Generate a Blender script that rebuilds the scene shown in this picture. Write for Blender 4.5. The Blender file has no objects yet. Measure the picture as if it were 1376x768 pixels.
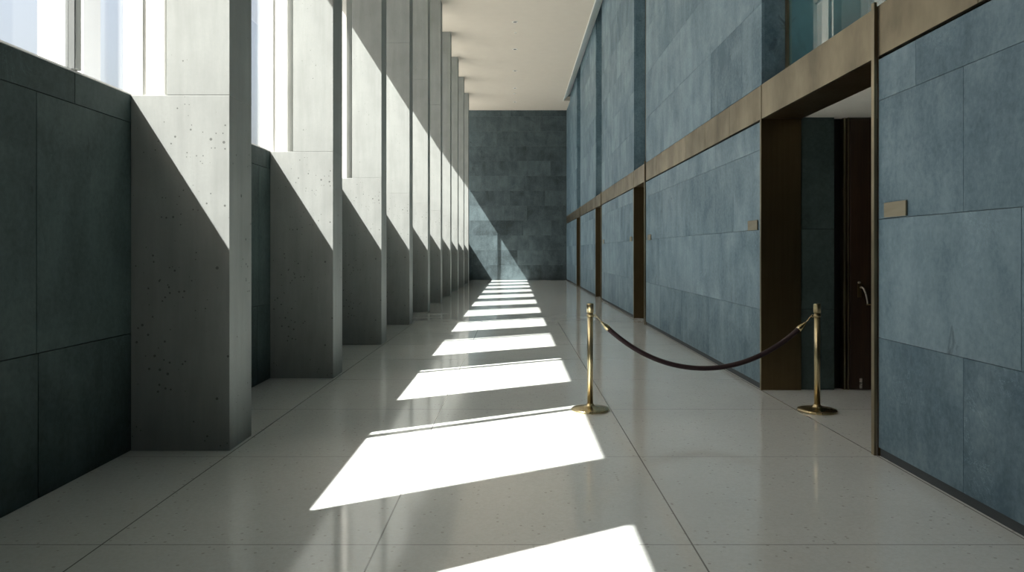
import bpy, bmesh, math, random
from mathutils import Vector, Matrix

sc = bpy.context.scene
COL = sc.collection
RND = random.Random(7)
F = 1000.0            # focal length in pixels for a 1376 px wide frame
EYE = 1.455           # camera height

# ------------------------------------------------------------------ helpers
class MB:
    """collects boxes, lathes and tubes into one mesh"""
    def __init__(self):
        self.bm = bmesh.new()
        self.tone = self.bm.faces.layers.float.new('tone')
    def box(self, x0, x1, y0, y1, z0, z1, tone=0.5):
        v = [self.bm.verts.new(p) for p in ((x0,y0,z0),(x1,y0,z0),(x1,y1,z0),(x0,y1,z0),
                                            (x0,y0,z1),(x1,y0,z1),(x1,y1,z1),(x0,y1,z1))]
        for f in ((0,3,2,1),(4,5,6,7),(0,1,5,4),(1,2,6,5),(2,3,7,6),(3,0,4,7)):
            fc = self.bm.faces.new([v[i] for i in f]); fc[self.tone] = tone
        return self
    def prism(self, pts, z0, z1, tone=0.5):
        """vertical extrusion of a counter-clockwise xy outline"""
        lo = [self.bm.verts.new((p[0], p[1], z0)) for p in pts]
        hi = [self.bm.verts.new((p[0], p[1], z1)) for p in pts]
        n = len(pts)
        fs = [self.bm.faces.new(list(reversed(lo))), self.bm.faces.new(hi)]
        for i in range(n):
            fs.append(self.bm.faces.new((lo[i], lo[(i+1) % n], hi[(i+1) % n], hi[i])))
        for f in fs: f[self.tone] = tone
        return self
    def lathe(self, prof, n=40, c=(0,0,0)):
        """closed profile [(r, z), ...] from axis to axis, spun about z"""
        rings = []
        for r, z in prof:
            if r < 1e-6:
                rings.append([self.bm.verts.new((c[0], c[1], c[2]+z))])
            else:
                rings.append([self.bm.verts.new((c[0]+r*math.cos(2*math.pi*i/n), c[1]+r*math.sin(2*math.pi*i/n), c[2]+z)) for i in range(n)])
        for a, b in zip(rings, rings[1:]):
            for i in range(n):
                j = (i+1) % n
                if len(a) == 1 and len(b) == 1: continue
                if len(a) == 1: f = self.bm.faces.new((a[0], b[j], b[i]))
                elif len(b) == 1: f = self.bm.faces.new((a[i], a[j], b[0]))
                else: f = self.bm.faces.new((a[i], a[j], b[j], b[i]))
                f.smooth = True
        return self
    def tube(self, pts, radii, n=16):
        pts = [Vector(p) for p in pts]
        if not hasattr(radii, '__len__'): radii = [radii]*len(pts)
        rings = []; up = Vector((0, 1, 0))
        for i, p in enumerate(pts):
            t = (pts[min(i+1, len(pts)-1)] - pts[max(i-1, 0)]).normalized()
            if abs(t.dot(up)) > .97: up = Vector((1, 0, 0))
            u = (up - t*up.dot(t)).normalized(); w = t.cross(u)
            rings.append([self.bm.verts.new(p + radii[i]*(u*math.cos(2*math.pi*k/n) + w*math.sin(2*math.pi*k/n))) for k in range(n)])
        for a, b in zip(rings, rings[1:]):
            for k in range(n):
                f = self.bm.faces.new((a[k], a[(k+1) % n], b[(k+1) % n], b[k])); f.smooth = True
        self.bm.faces.new(list(reversed(rings[0]))); self.bm.faces.new(rings[-1])
        return self
    def torus(self, c, R, r, axis='z', n=24, m=10, sq=1.0):
        c = Vector(c); rows = []
        for i in range(n):
            a = 2*math.pi*i/n; row = []
            for k in range(m):
                b = 2*math.pi*k/m
                u = (R + r*math.cos(b))*math.cos(a); v = (R*sq + r*math.cos(b))*math.sin(a); w = r*math.sin(b)
                p = {'z': (u, v, w), 'y': (u, w, v), 'x': (w, u, v)}[axis]
                row.append(self.bm.verts.new(c + Vector(p)))
            rows.append(row)
        for i in range(n):
            for k in range(m):
                f = self.bm.faces.new((rows[i][k], rows[(i+1) % n][k], rows[(i+1) % n][(k+1) % m], rows[i][(k+1) % m])); f.smooth = True
        return self
    def build(self, name, mat, parent=None, bevel=0.0, seg=2):
        bmesh.ops.recalc_face_normals(self.bm, faces=self.bm.faces[:])
        me = bpy.data.meshes.new(name); self.bm.to_mesh(me); self.bm.free()
        me.materials.append(mat)
        o = bpy.data.objects.new(name, me); COL.objects.link(o)
        if parent is not None: o.parent = parent
        if bevel:
            b = o.modifiers.new('bevel', 'BEVEL'); b.width = bevel; b.segments = seg; b.limit_method = 'ANGLE'
            b.harden_normals = False
        return o

def empty(name, loc):
    o = bpy.data.objects.new(name, None); COL.objects.link(o); o.location = loc
    o.empty_display_size = .2
    return o
def tag(o, label=None, cat=None, group=None, kind=None):
    if label: o['label'] = label
    if cat: o['category'] = cat
    if group: o['group'] = group
    if kind: o['kind'] = kind
    return o
def structure(o, label=None):
    o['kind'] = 'structure'
    if label: o['label'] = label
    return o
def copy_tree(o, parent=None):
    c = o.copy(); COL.objects.link(c)
    if parent is not None: c.parent = parent
    for ch in list(o.children): copy_tree(ch, c)
    return c

# ---------------------------------------------------------------- materials
class NT:
    def __init__(self, name):
        self.m = bpy.data.materials.new(name); self.m.use_nodes = True
        self.t = self.m.node_tree; self.n = self.t.nodes; self.l = self.t.links
        self.bsdf = self.n['Principled BSDF']; self.out = self.n['Material Output']
        self.co = self.n.new('ShaderNodeTexCoord').outputs['Object']
    def node(self, kind, **kw):
        x = self.n.new(kind)
        for k, v in kw.items(): setattr(x, k, v)
        return x
    def put(self, sock, v):
        if hasattr(v, 'is_output'): self.l.new(v, sock)
        else: sock.default_value = v
    def scale(self, s, vec=None):
        mp = self.node('ShaderNodeMapping'); self.put(mp.inputs['Vector'], vec or self.co); mp.inputs['Scale'].default_value = s
        return mp.outputs[0]
    def noise(self, sc_, detail=6, rough=.6, vec=None, dist=0):
        x = self.node('ShaderNodeTexNoise'); self.put(x.inputs['Vector'], vec or self.co)
        x.inputs['Scale'].default_value = sc_; x.inputs['Detail'].default_value = detail
        x.inputs['Roughness'].default_value = rough; x.inputs['Distortion'].default_value = dist
        return x.outputs['Fac']
    def voro(self, sc_, vec=None, rnd=1.0):
        x = self.node('ShaderNodeTexVoronoi'); self.put(x.inputs['Vector'], vec or self.co)
        x.inputs['Scale'].default_value = sc_; x.inputs['Randomness'].default_value = rnd
        return x.outputs['Distance'], x.outputs['Color']
    def math(self, op, a, b=0.0, c=0.0):
        x = self.node('ShaderNodeMath', operation=op)
        for i, v in enumerate((a, b, c)): self.put(x.inputs[i], v)
        return x.outputs[0]
    def remap(self, v, a, b, c=0.0, d=1.0, smooth=False):
        x = self.node('ShaderNodeMapRange')
        if smooth: x.interpolation_type = 'SMOOTHSTEP'
        self.put(x.inputs[0], v)
        for i, k in enumerate((a, b, c, d)): x.inputs[i+1].default_value = k
        return x.outputs[0]
    def mix(self, f, a, b, mode='MIX'):
        x = self.node('ShaderNodeMix', data_type='RGBA', blend_type=mode)
        self.put(x.inputs[0], f)
        for s, v in ((x.inputs[6], a), (x.inputs[7], b)):
            if isinstance(v, tuple): v = (*v, 1)[:4]
            self.put(s, v)
        return x.outputs[2]
    def attr(self, name):
        return self.node('ShaderNodeAttribute', attribute_name=name).outputs['Fac']
    def bump(self, h, strength=.2, dist=.01):
        x = self.node('ShaderNodeBump'); x.inputs['Strength'].default_value = strength; x.inputs['Distance'].default_value = dist
        self.put(x.inputs['Height'], h); self.l.new(x.outputs[0], self.bsdf.inputs['Normal'])
    def set(self, **kw):
        for k, v in kw.items():
            k = {'color': 'Base Color', 'rough': 'Roughness', 'metal': 'Metallic', 'spec': 'Specular IOR Level', 'sheen': 'Sheen Weight'}[k]
            if isinstance(v, tuple): v = (*v, 1)[:4]
            self.put(self.bsdf.inputs[k], v)
        return self.m

def mat_concrete(name, col, pits=0.0):
    t = NT(name)
    big = t.noise(1.3, 5, .6)
    streak = t.noise(2.2, 5, .65, t.scale((3.2, 3.2, .35)))
    fine = t.noise(45, 4, .6)
    f = t.math('ADD', t.math('MULTIPLY', big, .5), t.math('MULTIPLY', streak, .5))
    c = t.mix(t.remap(f, .3, .7), tuple(k*.70 for k in col), tuple(k*1.16 for k in col))
    c = t.mix(t.remap(fine, .25, .75, 0, .35), c, tuple(k*.82 for k in col))
    h = t.math('ADD', t.math('MULTIPLY', fine, .25), t.math('MULTIPLY', big, .4))
    if pits:
        d, cc = t.voro(12)
        sep = t.node('ShaderNodeSeparateColor'); t.l.new(cc, sep.inputs[0])
        rad = t.remap(sep.outputs[0], .80, 1.0, 0.0, .17*pits)
        clump = t.remap(t.noise(1.7, 2, .5), .36, .56, .15, 1.0)
        rad = t.math('MULTIPLY', rad, clump)
        hole = t.math('LESS_THAN', d, rad)
        d2, cc2 = t.voro(30)
        sep2 = t.node('ShaderNodeSeparateColor'); t.l.new(cc2, sep2.inputs[0])
        rad2 = t.math('MULTIPLY', t.remap(sep2.outputs[1], .72, 1.0, 0.0, .30*pits), t.remap(t.noise(2.1, 2, .5), .38, .62, 0.0, 1.0))
        hole = t.math('MAXIMUM', hole, t.math('LESS_THAN', d2, rad2))
        c = t.mix(t.math('MULTIPLY', hole, .7), c, tuple(k*.18 for k in col))
        h = t.math('SUBTRACT', h, t.math('MULTIPLY', hole, 1.2))
    t.bump(h, .25, .006)
    return t.set(color=c, rough=.78, spec=.25)

def mat_slate(name, lo, hi, rough=(.42, .6), spec=.45):
    t = NT(name)
    tone = t.attr('tone')
    off = t.node('ShaderNodeCombineXYZ')
    for i in range(3): t.put(off.inputs[i], t.math('MULTIPLY', tone, 37.0 + 11*i))
    va = t.node('ShaderNodeVectorMath', operation='ADD'); t.put(va.inputs[0], t.co); t.l.new(off.outputs[0], va.inputs[1])
    v = va.outputs[0]
    cloud = t.noise(1.6, 7, .62, v, .6)
    stre = t.noise(2.0, 6, .62, t.scale((2.2, 2.2, .5), v), .3)
    fine = t.noise(26, 6, .65, v, .3)
    vein = t.noise(2.3, 8, .7, v, 2.2)
    f = t.math('ADD', t.math('MULTIPLY', cloud, .5), t.math('MULTIPLY', stre, .3))
    f = t.math('ADD', f, t.math('MULTIPLY', fine, .3))
    f = t.math('ADD', t.math('SUBTRACT', f, .05), t.math('MULTIPLY', t.math('SUBTRACT', tone, .5), .13))
    c = t.mix(t.remap(f, .36, .64), lo, hi)
    # thin pale scratches and dark pits in the stone
    ridge = t.math('ABSOLUTE', t.math('SUBTRACT', vein, .5))
    scr = t.math('MULTIPLY', t.remap(ridge, 0, .006, 1, 0), t.remap(t.noise(1.1, 3, .5, v), .56, .68))
    c = t.mix(t.math('MULTIPLY', scr, .7), c, tuple(min(1, k*2.0) for k in hi))
    smu = t.math('MULTIPLY', t.remap(t.noise(5.0, 5, .6, t.scale((1, 1, .55), v), 1.2), .62, .72), t.remap(t.noise(1.3, 2, .5, v), .5, .6))
    c = t.mix(t.math('MULTIPLY', smu, .8), c, tuple(k*.5 for k in lo))
    t.bump(t.math('ADD', t.math('MULTIPLY', fine, .5), t.math('MULTIPLY', cloud, .8)), .22, .008)
    return t.set(color=c, rough=t.remap(f, .3, .7, rough[1], rough[0]), spec=spec)

def mat_metal(name, col, rough, streak=(1, 1, 30), var=.25, metal=1.0):
    t = NT(name)
    a = t.noise(3.0, 5, .6, t.scale(streak))
    b = t.noise(1.4, 4, .55)
    f = t.math('ADD', t.math('MULTIPLY', a, .4), t.math('MULTIPLY', b, .6))
    c = t.mix(t.remap(f, .3, .7), tuple(k*(1-var) for k in col), tuple(min(1, k*(1+var*.6)) for k in col))
    return t.set(color=c, rough=t.remap(f, .3, .7, rough*1.25, rough*.85), metal=metal)

def mat_plain(name, col, rough=.6, metal=0.0, spec=.4, var=.06):
    t = NT(name)
    n = t.noise(3.5, 5, .6)
    c = t.mix(t.remap(n, .3, .7), tuple(k*(1-var) for k in col), tuple(min(1, k*(1+var)) for k in col))
    return t.set(color=c, rough=rough, metal=metal, spec=spec)

def mat_floor():
    t = NT('terrazzo')
    sx = t.node('ShaderNodeSeparateXYZ'); t.l.new(t.co, sx.inputs[0])
    x, y = sx.outputs[0], sx.outputs[1]
    d1, c1 = t.voro(70); d2, c2 = t.voro(150); d3, c3 = t.voro(32)
    def chan(c):
        s = t.node('ShaderNodeSeparateColor'); t.l.new(c, s.inputs[0]); return s.outputs[0]
    base = (.63, .672, .66)
    cloud = t.noise(.7, 5, .6)
    c = t.mix(t.remap(cloud, .3, .7), tuple(k*.94 for k in base), tuple(k*1.04 for k in base))
    c = t.mix(t.math('MULTIPLY', chan(c1), .16), c, (.34, .32, .29))
    c = t.mix(t.math('MULTIPLY', t.math('GREATER_THAN', chan(c2), .72), .20), c, (.66, .65, .61))
    dark = t.math('MULTIPLY', t.math('GREATER_THAN', chan(c3), .90), t.math('LESS_THAN', d3, .26))
    c = t.mix(t.math('MULTIPLY', dark, .42), c, (.20, .16, .13))
    # joints
    jl = None
    for px in (-2.05, -.683, .88, 2.575):
        k = t.math('LESS_THAN', t.math('ABSOLUTE', t.math('SUBTRACT', x, px)), .0042)
        jl = k if jl is None else t.math('MAXIMUM', jl, k)
    ty = t.math('ABSOLUTE', t.math('SUBTRACT', t.math('FLOORED_MODULO', t.math('SUBTRACT', y, 3.69-.79), 1.58), .79))
    jt = t.math('MULTIPLY', t.math('LESS_THAN', ty, .0038), .75)
    j = t.math('MAXIMUM', jl, jt)
    c = t.mix(t.math('MULTIPLY', j, .8), c, (.09, .085, .08))
    t.bump(t.math('MULTIPLY', t.noise(1.1, 2, .5), 1.0), .02, .03)
    t.bsdf.inputs['Coat Weight'].default_value = .22; t.bsdf.inputs['Coat IOR'].default_value = 1.65; t.bsdf.inputs['Coat Roughness'].default_value = .07
    return t.set(color=c, rough=t.remap(t.noise(2.0, 4, .6), .3, .7, .075, .13), spec=.8)

def mat_glass(name, tint, fres=1.0, body=None):
    t = NT(name)
    t.n.remove(t.bsdf)
    tr = t.node('ShaderNodeBsdfTransparent'); tr.inputs[0].default_value = (*tint, 1)
    gl = t.node('ShaderNodeBsdfGlossy'); gl.inputs['Roughness'].default_value = .0
    fr = t.node('ShaderNodeFresnel'); t.put(fr.inputs['IOR'], t.remap(t.node('ShaderNodeNewGeometry').outputs['Backfacing'], 0, 1, 1.5, 1/1.5))
    mx = t.node('ShaderNodeMixShader')
    t.put(mx.inputs[0], t.math('MULTIPLY', fr.outputs[0], fres))
    if body:
        df = t.node('ShaderNodeBsdfDiffuse'); df.inputs[0].default_value = (*body, 1)
        m2 = t.node('ShaderNodeMixShader'); m2.inputs[0].default_value = .5
        t.l.new(tr.outputs[0], m2.inputs[1]); t.l.new(df.outputs[0], m2.inputs[2]); tr = m2
    t.l.new(tr.outputs[0], mx.inputs[1]); t.l.new(gl.outputs[0], mx.inputs[2])
    t.l.new(mx.outputs[0], t.out.inputs[0])
    return t.m

M = {}
M['concrete'] = mat_concrete('concrete', (.270, .287, .279), .55)
M['concrete_pitted'] = mat_concrete('pitted_concrete', (.270, .287, .279), 1.0)
M['pier'] = mat_concrete('pale_concrete', (.62, .615, .59), 0.0)
M['slate'] = mat_slate('blue_slate', (.060, .114, .152), (.182, .268, .318))
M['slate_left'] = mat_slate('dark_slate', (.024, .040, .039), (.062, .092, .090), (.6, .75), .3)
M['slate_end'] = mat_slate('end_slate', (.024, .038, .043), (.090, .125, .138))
M['grout'] = mat_plain('joint_backing', (.05, .06, .065), .9)
M['floor'] = mat_floor()
M['ceiling'] = mat_plain('ceiling_plaster', (.61, .555, .48), .85, var=.02)
M['plaster'] = mat_plain('soffit_plaster', (.72, .70, .65), .85, var=.02)
M['bronze'] = mat_metal('bronze', (.285, .235, .155), .36, (1, .9, .35), .6)  # strong colour mottling paints in the metal's uneven sheen
M['bronze_dark'] = mat_metal('dark_bronze', (.17, .125, .07), .40, (8, 8, .4), .25)
M['brass'] = mat_metal('polished_brass', (.54, .45, .27), .27, (2, 2, .3), .06)
M['brass_plate'] = mat_metal('brass_plate', (.33, .29, .21), .40, (1, 1, 8), .15)
M['frame'] = mat_plain('window_frame_metal', (.55, .56, .55), .45, .0, .5)
M['frame_dark'] = mat_plain('mullion_gasket', (.10, .11, .11), .6)
M['velvet'] = NT('velvet').set(color=(.016, .004, .007), rough=.8, sheen=.06)
M['wood'] = None
t = NT('dark_wood')
g = t.noise(3, 7, .6, t.scale((9, 9, .5)), .8)
M['wood'] = (t.bump(g, .1, .004), t.set(color=t.mix(t.remap(g, .3, .7), (.018, .009, .005), (.045, .023, .012)), rough=.42))[1]
M['black'] = mat_plain('gap_shade', (.012, .013, .014), .7)
M['steel'] = mat_metal('lever_steel', (.62, .60, .55), .28, (1, 1, 10), .1)
M['glass'] = mat_glass('clear_glass', (.965, .975, .975))
M['glass_teal'] = mat_glass('teal_glass', (.38, .60, .66), 1.8, (.10, .24, .27))
M['teal_room'] = mat_plain('upper_room_wall', (.28, .36, .38), .8)
M['paving'] = mat_plain('outdoor_paving', (.30, .30, .285), .85, var=.1)
M['tower'] = mat_plain('white_facade', (.82, .82, .80), .7, var=.03)
M['lens'] = mat_plain('downlight_aperture', (.03, .03, .03), .35)
M['white_metal'] = mat_plain('white_metal', (.84, .83, .79), .5)

# ------------------------------------------------------------- measurements
PX_IN, PX_SH, PX_OUT = -2.078, -2.535, -2.80      # pillar inner face, shaft's outer face, window wall
PY0, PSTEP, PT = 5.42, 3.085, .45                  # first pillar in view, spacing, thickness
SILL, CEIL = 2.59, 8.5
WX = 2.585                                        # right wall plane
YE, YB = 37.3, -1.6                               # end wall, unseen wall set close behind the camera
py = lambda k: PY0 + PSTEP*k

# --------------------------------------------------------------------- floor
structure(MB().box(-2.89, 5.2, YB, YE+.4, -.3, 0).build('floor', M['floor']), 'polished pale terrazzo floor with thin joints')
structure(MB().box(-160, -2.892, -120, 260, -.4, -.1).build('ground', M['paving']))

# ------------------------------------------------------------- slab cladding
def slab_wall(mb, axis, plane0, plane1, u0, u1, rows, joints=None, length=(1.3, 1.9), gap=.003, z_first=0):
    """stone slabs with real joints.  axis 'y': wall runs along y, slab thickness in x."""
    for r, (za, zb) in enumerate(rows):
        js = list((joints or {}).get(r, []))
        if not js: js = [u0 + RND.uniform(.35, 1.0)*length[0]]
        js.sort()
        while js[0] - length[1]*.95 > u0: js.insert(0, js[0] - RND.uniform(*length))
        while js[-1] + length[1]*.8 < u1: js.append(js[-1] + RND.uniform(*length))
        edges = [u0] + [j for j in js if u0+.12 < j < u1-.12] + [u1]
        for a, b in zip(edges, edges[1:]):
            g = gap/2
            aa = a if a == u0 else a+g; bb = b if b == u1 else b-g
            tn = RND.random()
            if axis == 'y': mb.box(plane0, plane1, aa, bb, za+g, zb-g, tn)
            else: mb.box(aa, bb, plane0, plane1, za+g, zb-g, tn)

# -------------------------------------------------------------- left (window) wall
mb = MB()
rows = [(.0, .855), (.855, 2.39), (2.39, SILL)]
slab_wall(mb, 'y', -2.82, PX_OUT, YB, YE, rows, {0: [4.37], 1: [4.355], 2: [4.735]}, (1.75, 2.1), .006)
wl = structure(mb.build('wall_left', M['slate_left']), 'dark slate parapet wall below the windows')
MB().box(-2.89, -2.822, YB, YE, -.1, SILL-.004).build('backing', M['grout'], wl)

# ------------------------------------------------------------------- pillars
ord_ = ['first whole concrete pillar, pitted lower block sunlit above a diagonal shadow, at far left',
        'second concrete pillar from the camera, left of the bright floor stripes',
        'third concrete pillar from the camera, diagonal shadow at its top edge',
        'fourth concrete pillar from the camera on the window side',
        'fifth concrete pillar from the camera on the window side',
        'sixth concrete pillar from the camera on the window side',
        'seventh concrete pillar from the camera on the window side',
        'eighth concrete pillar from the camera, third from the end wall',
        'ninth concrete pillar from the camera, second from the end wall',
        'farthest concrete pillar, closest to the dark end wall']
PA, PB = .30, .73          # the outer pier behind each shaft, measured from the pillar's near face
def make_pillar():
    r = empty('concrete_pillar', (0, 0, 0))
    MB().box(PX_OUT+.002, PX_IN, 0, PT, 0, SILL).build('lower_block', M['concrete_pitted'], r, .004)
    MB().box(PX_SH, PX_IN, 0, PT, SILL+.0005, 5.55).box(PX_SH, PX_IN, 0, PT, 5.553, CEIL-.001).build('shaft', M['concrete'], r, .003)
    MB().box(-3.01, -2.9, PA, PB, -.1, SILL).box(-3.01, -2.69, PA, PB, SILL+.001, CEIL-.001).build('outer_pier', M['pier'], r, .006)
    return r
p0 = make_pillar()
for k in range(-1, 10):
    o = p0 if k == -1 else copy_tree(p0)
    o.location = (0, py(k), 0)
    lab = ord_[k] if k >= 0 else 'concrete pillar on the window side nearest the viewpoint, beyond the left edge of the picture'
    tag(o, lab, 'pillar', 'concrete pillars along the window wall', 'thing')

# ------------------------------------------------------------------- windows
TRANS = 5.50
nwin = 0
for k in range(-1, 11):
    ya = py(k-1) + PB + .001 if k > -1 else 1.15  # first window cut short so less sun enters out of view
    yb = py(k) + PA - .001 if k < 10 else YE
    nwin += 1
    w = empty('window_%d' % nwin, (-2.87, (ya+yb)/2, SILL)); structure(w)
    L = lambda mb, nm, mt, bev=0: (lambda o: (setattr(o, 'matrix_parent_inverse', Matrix.Translation(-Vector(w.location))), o)[1])(mb.build(nm, mt, w, bev))
    ym = py(k) - .60 if k < 10 else 36.06
    z0 = SILL+.006
    L(MB().box(-2.895, PX_OUT, ya, yb, SILL, z0), 'sill', M['frame'], .002)
    L(MB().box(-2.895, -2.85, ya, yb, z0, z0+.03).box(-2.895, -2.83, ya, yb, CEIL-.06, CEIL-.001)
          .box(-2.895, -2.83, ya, ya+.05, z0+.03, CEIL-.06).box(-2.885, -2.855, yb-.012, yb, z0+.03, CEIL-.06), 'frame', M['frame'], .003)
    if k != -1:
        L(MB().box(-2.895, -2.825, ym-.03, ym+.03, z0+.03, CEIL-.06), 'mullion', M['frame'], .004)
        L(MB().box(-2.89, -2.83, ym-.040, ym-.03, z0+.03, CEIL-.06), 'gasket', M['frame_dark'])
        segs = [(ya+.05, ym-.040), (ym+.03, yb-.012)]
    else:
        segs = [(ya+.05, yb-.012)]
    tr = MB()
    for a, b in segs: tr.box(-2.895, -2.835, a, b, TRANS, TRANS+.06)
    L(tr, 'transom', M['frame'], .003)
    for a, b in segs:
        L(MB().box(-2.873, -2.867, a, b, z0+.03, TRANS), 'pane', M['glass'])
        L(MB().box(-2.873, -2.867, a, b, TRANS+.06, CEIL-.06), 'pane', M['glass'])
# unseen solid wall above the parapet, added to block light around the camera
structure(MB().box(-2.89, PX_OUT, YB, 1.149, SILL, CEIL-.001).build('wall_left_light_block', M['slate_left']))

# ------------------------------------------------------------------- end wall
mb = MB()
rh = .745
rows = [(i*rh, min((i+1)*rh, 9.4)) for i in range(13) if i*rh < 9.35]
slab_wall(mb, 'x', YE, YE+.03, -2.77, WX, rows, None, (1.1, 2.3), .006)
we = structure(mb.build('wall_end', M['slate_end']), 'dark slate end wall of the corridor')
MB().box(-2.89, WX+.4, YE+.032, YE+.4, 0, 9.4).build('backing', M['grout'], we)
structure(MB().box(-2.89, 5.2, YB-.3, YB, 0, 9.4).build('wall_back_light_block', M['slate_end']))  # unseen dark wall, added close behind the camera to hold back light

# ------------------------------------------------------------------ right wall
LOW_TOP, B0, B1, TOP = 2.815, 2.835, 3.19, 9.4
doors = [(5.297, 7.80), (14.69, 16.16), (22.17, 23.80), (29.40, 31.10)]
recess = [(4.10, 7.80), (14.69, 16.16), (22.17, 23.80), (29.40, 31.10)]
def segments(holes):
    s, y = [], YB
    for a, b in holes: s.append((y, a)); y = b
    s.append((y, YE)); return s
segs = segments(doors)
rows = [(.06, .84), (.84, 1.68), (1.68, 2.52), (2.52, LOW_TOP)]
mb = MB(); core = MB()
near_j = {0: [4.29], 1: [3.80], 2: [4.29], 3: [4.80]}
secb_j = {0: [9.9], 1: [9.3, 11.9], 2: [8.8, 11.3], 3: [9.6]}
for i, (a, b) in enumerate(segs):
    slab_wall(mb, 'y', WX, WX+.03, a, b, rows, near_j if i == 0 else secb_j if i == 1 else None, (1.35, 2.0), .0035)
    core.box(WX+.032, WX+.41, a+.012, b-.012, 0, B0-.002)
usegs = segments(recess)
uh = .865
urows = [(B1+.006, B1+uh)] + [(B1+i*uh, min(B1+(i+1)*uh, TOP)) for i in range(1, 8) if B1+i*uh < TOP-.05]
for i, (a, b) in enumerate(usegs):
    slab_wall(mb, 'y', WX, WX+.03, a, b, urows, None, (1.1, 1.9), .0035)
    # slate returns on both ends of the segment, lining the recesses
    if i < len(usegs)-1: mb.box(WX+.031, WX+.27, b-.03, b, B1+.006, TOP, .2)
    if i > 0: mb.box(WX+.031, WX+.27, a, a+.03, B1+.006, TOP, .2)
    core.box(WX+.032, WX+.41, a+.031, b-.031, B1+.004, TOP)
wr = structure(mb.build('wall_right', M['slate']), 'blue grey slate slab wall on the right')
core.build('backing', M['grout'], wr)
# recessed plinth at the foot of each wall segment
bb = MB()
for a, b in segs: bb.box(WX+.012, WX+.03, a, b, 0, .056)
structure(bb.build('baseboard_right', M['grout']), 'dark recessed skirting at the foot of the slate wall')

# bronze band: one run of separate sheets, butt-jointed
band = MB()
for i, (a, b) in enumerate(segs):
    n = max(1, round((b-a)/1.25))
    for q in range(n):
        g = .003
        y0, y1 = a+(b-a)*q/n, a+(b-a)*(q+1)/n
        band.box(WX-.006, WX+.029, y0+g, y1-g, B0, B1, RND.random())
bt = structure(band.build('trim_1', M['bronze'], None, .002), 'bronze band running along the slate wall')
core = MB()
for i, (a, b) in enumerate(segs): core.box(WX+.03, WX+.41, a+.02, b-.02, B0, B1)
core.build('backing', M['grout'], bt)

# doorways: bronze linings, posts, lobbies
names = ['near', 'second', 'third', 'farthest']
for i, (a, b) in enumerate(doors):
    dname = empty('door_%d' % (i+1), (WX, (a+b)/2, 0)); structure(dname, names[i] + ' doorway in the slate wall with bronze lining')
    inv = Matrix.Translation(-Vector(dname.location))
    def D(mb_, nm, mt, bev=0, par=None):
        o = mb_.build(nm, mt, dname, bev); o.matrix_parent_inverse = inv; return o
    D(MB().box(WX-.006, WX+.41, b-.014, b+.010, 0, B0-.001), 'far_jamb', M['bronze_dark'], .002)
    D(MB().box(WX-.001, WX+.41, a-.010, a+.014, 0, B0-.001), 'near_jamb', M['bronze_dark'], .002)
    D(MB().box(WX-.006, WX+.024, a+.003, b-.003, B0, B1), 'head_panel', M['bronze'], .002)
    D(MB().box(WX+.026, WX+.41, a+.015, b-.015, B0, B1-.004), 'head_soffit', M['bronze_dark'])
    D(MB().box(WX-.012, WX-.0065, b-.014, b+.022, 0, B1), 'edge_strip', M['bronze'], .002)
    D(MB().box(WX-.030, WX-.008, a-.002, a+.043, 0, B1+.035), 'corner_post', M['bronze'], .003)
    # lobby behind the lining
    x0 = WX+.41; x1 = 4.9 if i == 0 else 4.2
    D(MB().box(x0+.002, x1, a+.002, b+.1, 2.855, 2.95), 'lobby_ceiling', M['plaster'])
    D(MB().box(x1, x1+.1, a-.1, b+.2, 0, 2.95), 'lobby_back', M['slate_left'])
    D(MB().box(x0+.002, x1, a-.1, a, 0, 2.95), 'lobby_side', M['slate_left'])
    if i == 0:
        D(MB().box(x0+.003, 3.345, b+.0, b+.06, .004, .84).box(x0+.003, 3.345, b, b+.06, .845, 1.68, .6).box(x0+.003, 3.345, b, b+.06, 1.685, 2.854, .3), 'lobby_slab', M['slate_left'])
        D(MB().box(x0+.003, 3.344, b+.061, b+.2, 0, 2.854), 'slab_backing', M['grout'])
        D(MB().box(3.345, x1, b+.11, b+.2, 0, 2.95), 'gap_shade_panel', M['black'])  # black panel, its colour stands in for the shade of a deep gap
        D(MB().box(3.455, 3.475, b+.02, b+.109, 0, 2.853).box(3.49, 3.505, b+.0, b+.109, 0, 2.853), 'door_frame', M['bronze'], .003)
    else:
        D(MB().box(x0+.003, x1, b+.012, b+.1, 0, 2.854), 'lobby_slab', M['slate_left'])

# timber door in the near lobby
DY = 7.80
leaf = empty('wooden_door', (3.52, DY, 0)); tag(leaf, 'dark brown timber door with lever handle inside the near doorway', 'door')
inv = Matrix.Translation(-Vector(leaf.location))
def P(mb_, nm, mt, bev=0, lab=None, par=None):
    o = mb_.build(nm, mt, par or leaf, bev)
    if par is None: o.matrix_parent_inverse = inv
    if lab: o['label'] = lab
    return o
P(MB().box(3.512, 4.50, DY-.01, DY+.045, .006, 2.84), 'door_leaf', M['wood'], .004)
hx = 3.605
bp = P(MB().box(hx-.022, hx+.022, DY-.016, DY-.0102, .97, 1.12), 'backplate', M['bronze_dark'], .003)
P(MB().tube([(hx+.012, DY-.012, 1.075), (hx+.012, DY-.05, 1.075), (hx+.02, DY-.062, 1.065), (hx+.042, DY-.066, 1.01), (hx+.058, DY-.064, .93), (hx+.062, DY-.06, .905)],
            [.011, .010, .010, .009, .0075, .007], 12), 'lever_handle', M['steel'], 0, 'bright steel lever handle', bp)
P(MB().tube([(hx-.006, DY-.012, 1.125), (hx-.006, DY-.03, 1.125)], [.013, .012], 16), 'lock_cylinder', M['steel'], 0, None, bp)
P(MB().tube([(hx+.065, DY-.03, .895), (4.45, DY-.03, .895)], .006, 10).tube([(4.43, DY-.012, .895), (4.43, DY-.03, .895)], .008, 10), 'push_rail', M['bronze_dark'])
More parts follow.
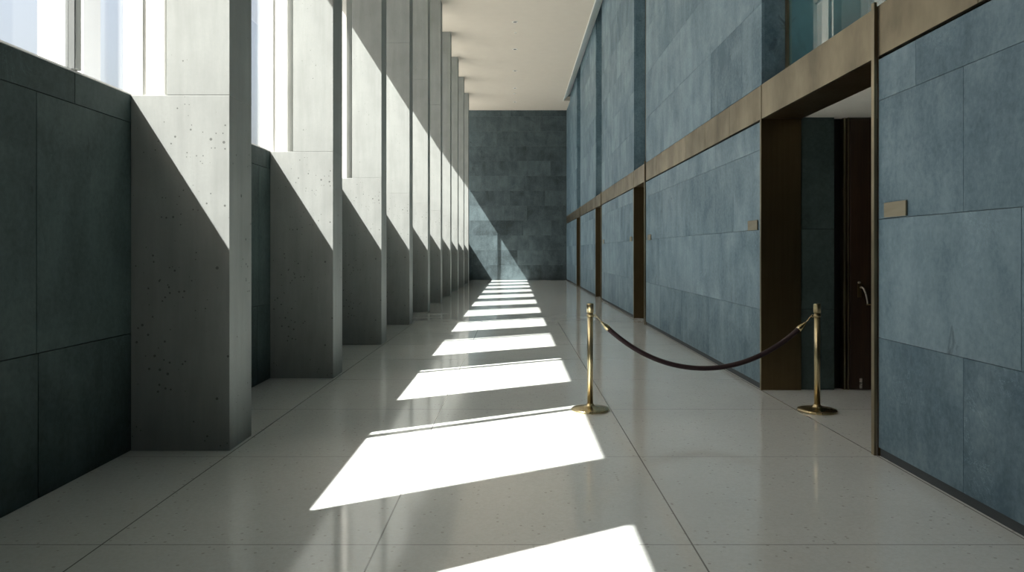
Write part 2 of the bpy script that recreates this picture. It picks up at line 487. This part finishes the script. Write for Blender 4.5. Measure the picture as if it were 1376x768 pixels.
P(MB().box(3.605, 3.63, DY-.022, DY-.0102, .02, .13).box(3.610, 3.625, DY-.034, DY-.022, .05, .12), 'floor_bolt', M['steel'], .003)

# recessed interior windows above the doorways
for i, (a, b) in enumerate(recess):
    w = empty('window_%d' % (nwin+1+i), (WX+.27, (a+b)/2, B1)); structure(w, 'teal recessed window above the %s doorway' % names[i])
    inv = Matrix.Translation(-Vector(w.location))
    def W(mb_, nm, mt, bev=0):
        o = mb_.build(nm, mt, w, bev); o.matrix_parent_inverse = inv; return o
    xg = WX+.275
    fr = MB()
    fr.box(xg-.03, xg+.03, b-.05, b, B1+.01, TOP-.01).box(xg-.03, xg+.03, a, a+.05, B1+.01, TOP-.01)
    fr.box(xg-.03, xg+.03, a+.05, b-.05, B1+.01, B1+.05).box(xg-.03, xg+.03, a+.05, b-.05, TOP-.06, TOP-.01)
    W(fr, 'frame', M['bronze'], .003)
    W(MB().box(xg-.004, xg+.004, a+.05, b-.05, B1+.05, TOP-.06), 'pane', M['glass_teal'])
    W(MB().box(WX+.002, xg+.06, a, b, B1+.0005, B1+.009), 'ledge', M['bronze'])
    W(MB().box(4.2, 4.3, a-.5, b+.5, B1-.15, TOP), 'room_back', M['teal_room'])
    W(MB().box(xg+.14, 4.2, b+.4, b+.5, B1-.15, TOP).box(xg+.14, 4.2, a-.5, a-.4, B1-.15, TOP), 'room_side', M['teal_room'])
    W(MB().box(xg+.14, 4.2, a-.4, b+.4, B1-.15, B1-.05), 'room_floor', M['teal_room'])

# ------------------------------------------------------------------- ceiling
CX = 2.27
ce = structure(MB().prism([(-2.89, YB), (CX-.022, YB), (CX-.022, 34.92), (WX-.001, 34.92), (WX-.001, YE), (-2.89, YE)], CEIL, CEIL+.2).build('ceiling', M['ceiling']), 'pale plaster ceiling')
mb = MB()
q = [(CX-.02, CEIL-.012), (CX+.01, CEIL-.012), (WX-.004, CEIL+.32), (WX-.004, CEIL+.40), (CX-.02, CEIL+.2)]
vs = [[mb.bm.verts.new((x, yy, z)) for x, z in q] for yy in (YB, 34.9)]
mb.bm.faces.new(vs[0]); mb.bm.faces.new(list(reversed(vs[1])))
for a in range(5): mb.bm.faces.new((vs[0][a], vs[0][(a+1) % 5], vs[1][(a+1) % 5], vs[1][a]))
structure(mb.build('trim_2', M['white_metal'])) ['label'] = 'pale splayed edge trim along the ceiling by the slate wall'
structure(MB().box(-4.734, -2.9, -12, 44, CEIL, CEIL+.9).box(-2.9, 5.2, YB-.3, YE+.4, TOP, TOP+.2).build('roof', M['plaster']))

# downlights and sprinklers on the ceiling's centre line
def make_downlight():
    r = empty('ceiling_downlight', (0, 0, 0))
    MB().lathe([(.062, .0), (.092, .0), (.092, -.006), (.080, -.012), (.066, -.012), (.062, .0)], 32).build('trim_ring', M['white_metal'], r)
    MB().lathe([(0, -.004), (.0615, -.004), (.0615, -.009), (0, -.009)], 32).build('aperture', M['lens'], r)
    return r
dl = make_downlight()
dls = [(22.9, 'recessed dark ceiling downlight nearest the camera, highest in the picture'), (26.0, 'second recessed ceiling downlight from the camera'),
       (29.1, 'middle one of the five recessed ceiling downlights'), (32.2, 'fourth recessed ceiling downlight, second from the end wall'), (35.2, 'recessed ceiling downlight closest to the end wall')]
for i, (y, lab) in enumerate(dls):
    o = dl if i == 0 else copy_tree(dl)
    o.location = (0.0, y, CEIL); tag(o, lab, 'ceiling light', 'downlights along the ceiling centre line')
def make_sprinkler():
    r = empty('ceiling_sprinkler', (0, 0, 0))
    MB().lathe([(0, 0), (.045, 0), (.040, -.008), (.014, -.012), (.012, -.035), (0, -.035)], 24).build('escutcheon', M['white_metal'], r)
    MB().lathe([(0, -.0351), (.026, -.037), (.026, -.040), (0, -.041)], 24).build('deflector', M['steel'], r)
    return r
sp = make_sprinkler(); sp.location = (.02, 24.0, CEIL); tag(sp, 'small ceiling sprinkler between the first two downlights', 'sprinkler', 'ceiling sprinklers')
s2 = copy_tree(sp); s2.location = (-.02, 33.3, CEIL); tag(s2, 'small ceiling sprinkler between the last two downlights', 'sprinkler', 'ceiling sprinklers')

# ------------------------------------------------------------------- plaques
def plaque(y0, y1, z0, z1, lab):
    r = tag(empty('wall_plaque', (WX, (y0+y1)/2, (z0+z1)/2)), lab, 'sign', 'blank brass plaques beside the doorways')
    h, v = (y1-y0)/2, (z1-z0)/2
    MB().box(-.016, -.004, -h, h, -v, v).build('plate', M['brass_plate'], r, .0025)
    MB().box(-.004, 0.0, -h+.012, h-.012, -v+.012, v-.012).build('mount', M['grout'], r)
plaque(4.895, 5.185, 1.688, 1.790, 'large blank brass plaque on the slate wall nearest the camera')
plaque(7.90, 8.22, 1.680, 1.785, 'blank brass plaque left of the near doorway\'s dark jamb')
plaque(14.10, 14.42, 1.665, 1.770, 'small blank plaque just right of the second doorway')
plaque(16.40, 16.68, 1.665, 1.775, 'tiny faint plaque just left of the second doorway')
plaque(21.50, 21.85, 1.665, 1.79, 'tiny blank plaque just right of the third doorway')

# ------------------------------------------------------------ rope and posts
def make_stanchion():
    r = empty('rope_stanchion', (0, 0, 0))
    MB().lathe([(0, 0), (.165, 0), (.172, .004), (.172, .016), (.166, .022), (.12, .030), (.06, .038), (.036, .046), (.034, .060), (.027, .064), (0, .064)], 64).build('base', M['brass'], r)
    MB().lathe([(0, .0645), (.0265, .0645), (.0265, .893), (0, .893)], 40).build('post', M['brass'], r)
    MB().lathe([(0, .8935), (.0315, .8935), (.0315, .968), (.029, .974), (.020, .977), (0, .977)], 40).build('cap', M['brass'], r)
    MB().lathe([(.0275, .858), (.033, .860), (.033, .874), (.0275, .876), (.0275, .858)], 40).build('collar', M['brass'], r)
    return r
s1 = make_stanchion(); s1.location = (.687, 6.80, 0)
tag(s1, 'brass rope post standing at the edge of the sunlit floor', 'rope post', 'brass posts of the rope barrier')
s2 = copy_tree(s1); s2.location = (2.745, 6.76, 0)
tag(s2, 'brass rope post standing in front of the near doorway', 'rope post', 'brass posts of the rope barrier')
for s, sx in ((s1, 1), (s2, -1)):
    MB().torus((sx*.042, 0, .866), .011, .0028, 'y', 18, 8).build('rope_eye', M['brass'], [c for c in s.children if c.name.startswith('collar')][0])

A, B = Vector((.687+.052, 6.80, .862)), Vector((2.745-.052, 6.76, .862))
rope = tag(empty('velvet_rope', (A+B)/2), 'dark maroon velvet rope sagging between the two brass posts', 'barrier rope')
inv = Matrix.Translation(-Vector(rope.location))
def R_(mb_, nm, mt, lab=None):
    o = mb_.build(nm, mt, rope); o.matrix_parent_inverse = inv
    if lab: o['label'] = lab
    return o
SAG = .475
def cat(u):                      # catenary through both ends
    k = 2.6
    return (math.cosh(k*(u-.5)) - math.cosh(k*.5))/(math.cosh(k*.5)-1)*SAG
def pt(u): p = A.lerp(B, u); p.z += cat(u); return p
u0, u1 = .058, .942
R_(MB().tube([pt(u0+(u1-u0)*i/80) for i in range(81)], .0225, 20), 'cord', M['velvet'])
for ua, ub in ((.026, .060), (.974, .940)):
    pa, pb = pt(ua), pt(ub)
    d = pb-pa
    R_(MB().tube([pa, pa+d*.12, pa+d*.3, pa+d*.55, pa+d*.8, pa+d*1.0, pa+d*1.02], [.008, .011, .0125, .021, .0255, .0262, .0235], 24), 'end_cap', M['brass'], 'brass end cap')
    e = A if ua < .5 else B
    m = e.lerp(pa, .15)
    R_(MB().tube([pa+d*.05, pa.lerp(e, .35), pa.lerp(e, .7)+Vector((0, 0, .004)), e+Vector((0, 0, .010)), e+Vector((-.006 if ua < .5 else .006, 0, .002)), e+Vector((0, 0, -.008))], .0032, 10), 'snap_hook', M['brass'], 'small brass snap hook')

# -------------------------------------------------- outside: pale tower
tw = tag(empty('office_tower', (-73.3, 120, -.1)), 'pale high building seen through the nearest window', 'building')
MB().box(-3.7, 3.7, 0, 5, 0, 74).build('facade', M['tower'], tw)
MB().box(-3.3, 3.3, .4, 4.6, 74, 75.5).build('parapet', M['tower'], tw)

# -------------------------------------------------------------------- lights
d = Vector((1, .60, -1.57)).normalized()
sun = bpy.data.lights.new('sun', 'SUN'); sun.energy = 28.5; sun.angle = math.radians(.53); sun.color = (1.0, .955, .892)
so = bpy.data.objects.new('sun', sun); COL.objects.link(so); so.rotation_euler = d.to_track_quat('-Z', 'Y').to_euler(); so.location = (-20, -10, 30)

w = bpy.data.worlds.new('sky'); sc.world = w; w.use_nodes = True
nt = w.node_tree; bg = nt.nodes['Background']
sky = nt.nodes.new('ShaderNodeTexSky'); sky.sky_type = 'NISHITA'; sky.sun_disc = False
sky.sun_elevation = math.asin(-d.z); sky.sun_rotation = math.atan2(-d.x, -d.y)
sky.air_density = 1.0; sky.dust_density = 9.0; sky.ozone_density = 1.0
mixn = nt.nodes.new('ShaderNodeMix'); mixn.data_type = 'RGBA'; mixn.inputs[0].default_value = .45
mixn.inputs[7].default_value = (2.45, 2.5, 2.45, 1)          # thin bright haze over the blue
nt.links.new(sky.outputs[0], mixn.inputs[6]); nt.links.new(mixn.outputs[2], bg.inputs[0]); bg.inputs[1].default_value = .39

# -------------------------------------------------------------------- camera
cam = bpy.data.cameras.new('camera'); co = bpy.data.objects.new('camera', cam); COL.objects.link(co)
co.location = (0, 0, EYE); co.rotation_euler = (math.pi/2, 0, 0)
cam.sensor_fit = 'HORIZONTAL'; cam.sensor_width = 36; cam.lens = 36*F/1376
cam.shift_x = -4/1376; cam.shift_y = -47/1376
cam.clip_start = .05; cam.clip_end = 600
sc.camera = co

sc.view_settings.view_transform = 'Standard'; sc.view_settings.look = 'None'
sc.view_settings.gamma = 1; sc.view_settings.use_curve_mapping = False
sc.view_settings.exposure = 0.0
sc.cycles.max_bounces = 14; sc.cycles.diffuse_bounces = 6; sc.cycles.glossy_bounces = 6; sc.cycles.transparent_max_bounces = 24
sc.cycles.sample_clamp_indirect = 6
sc.cycles.use_denoising = True
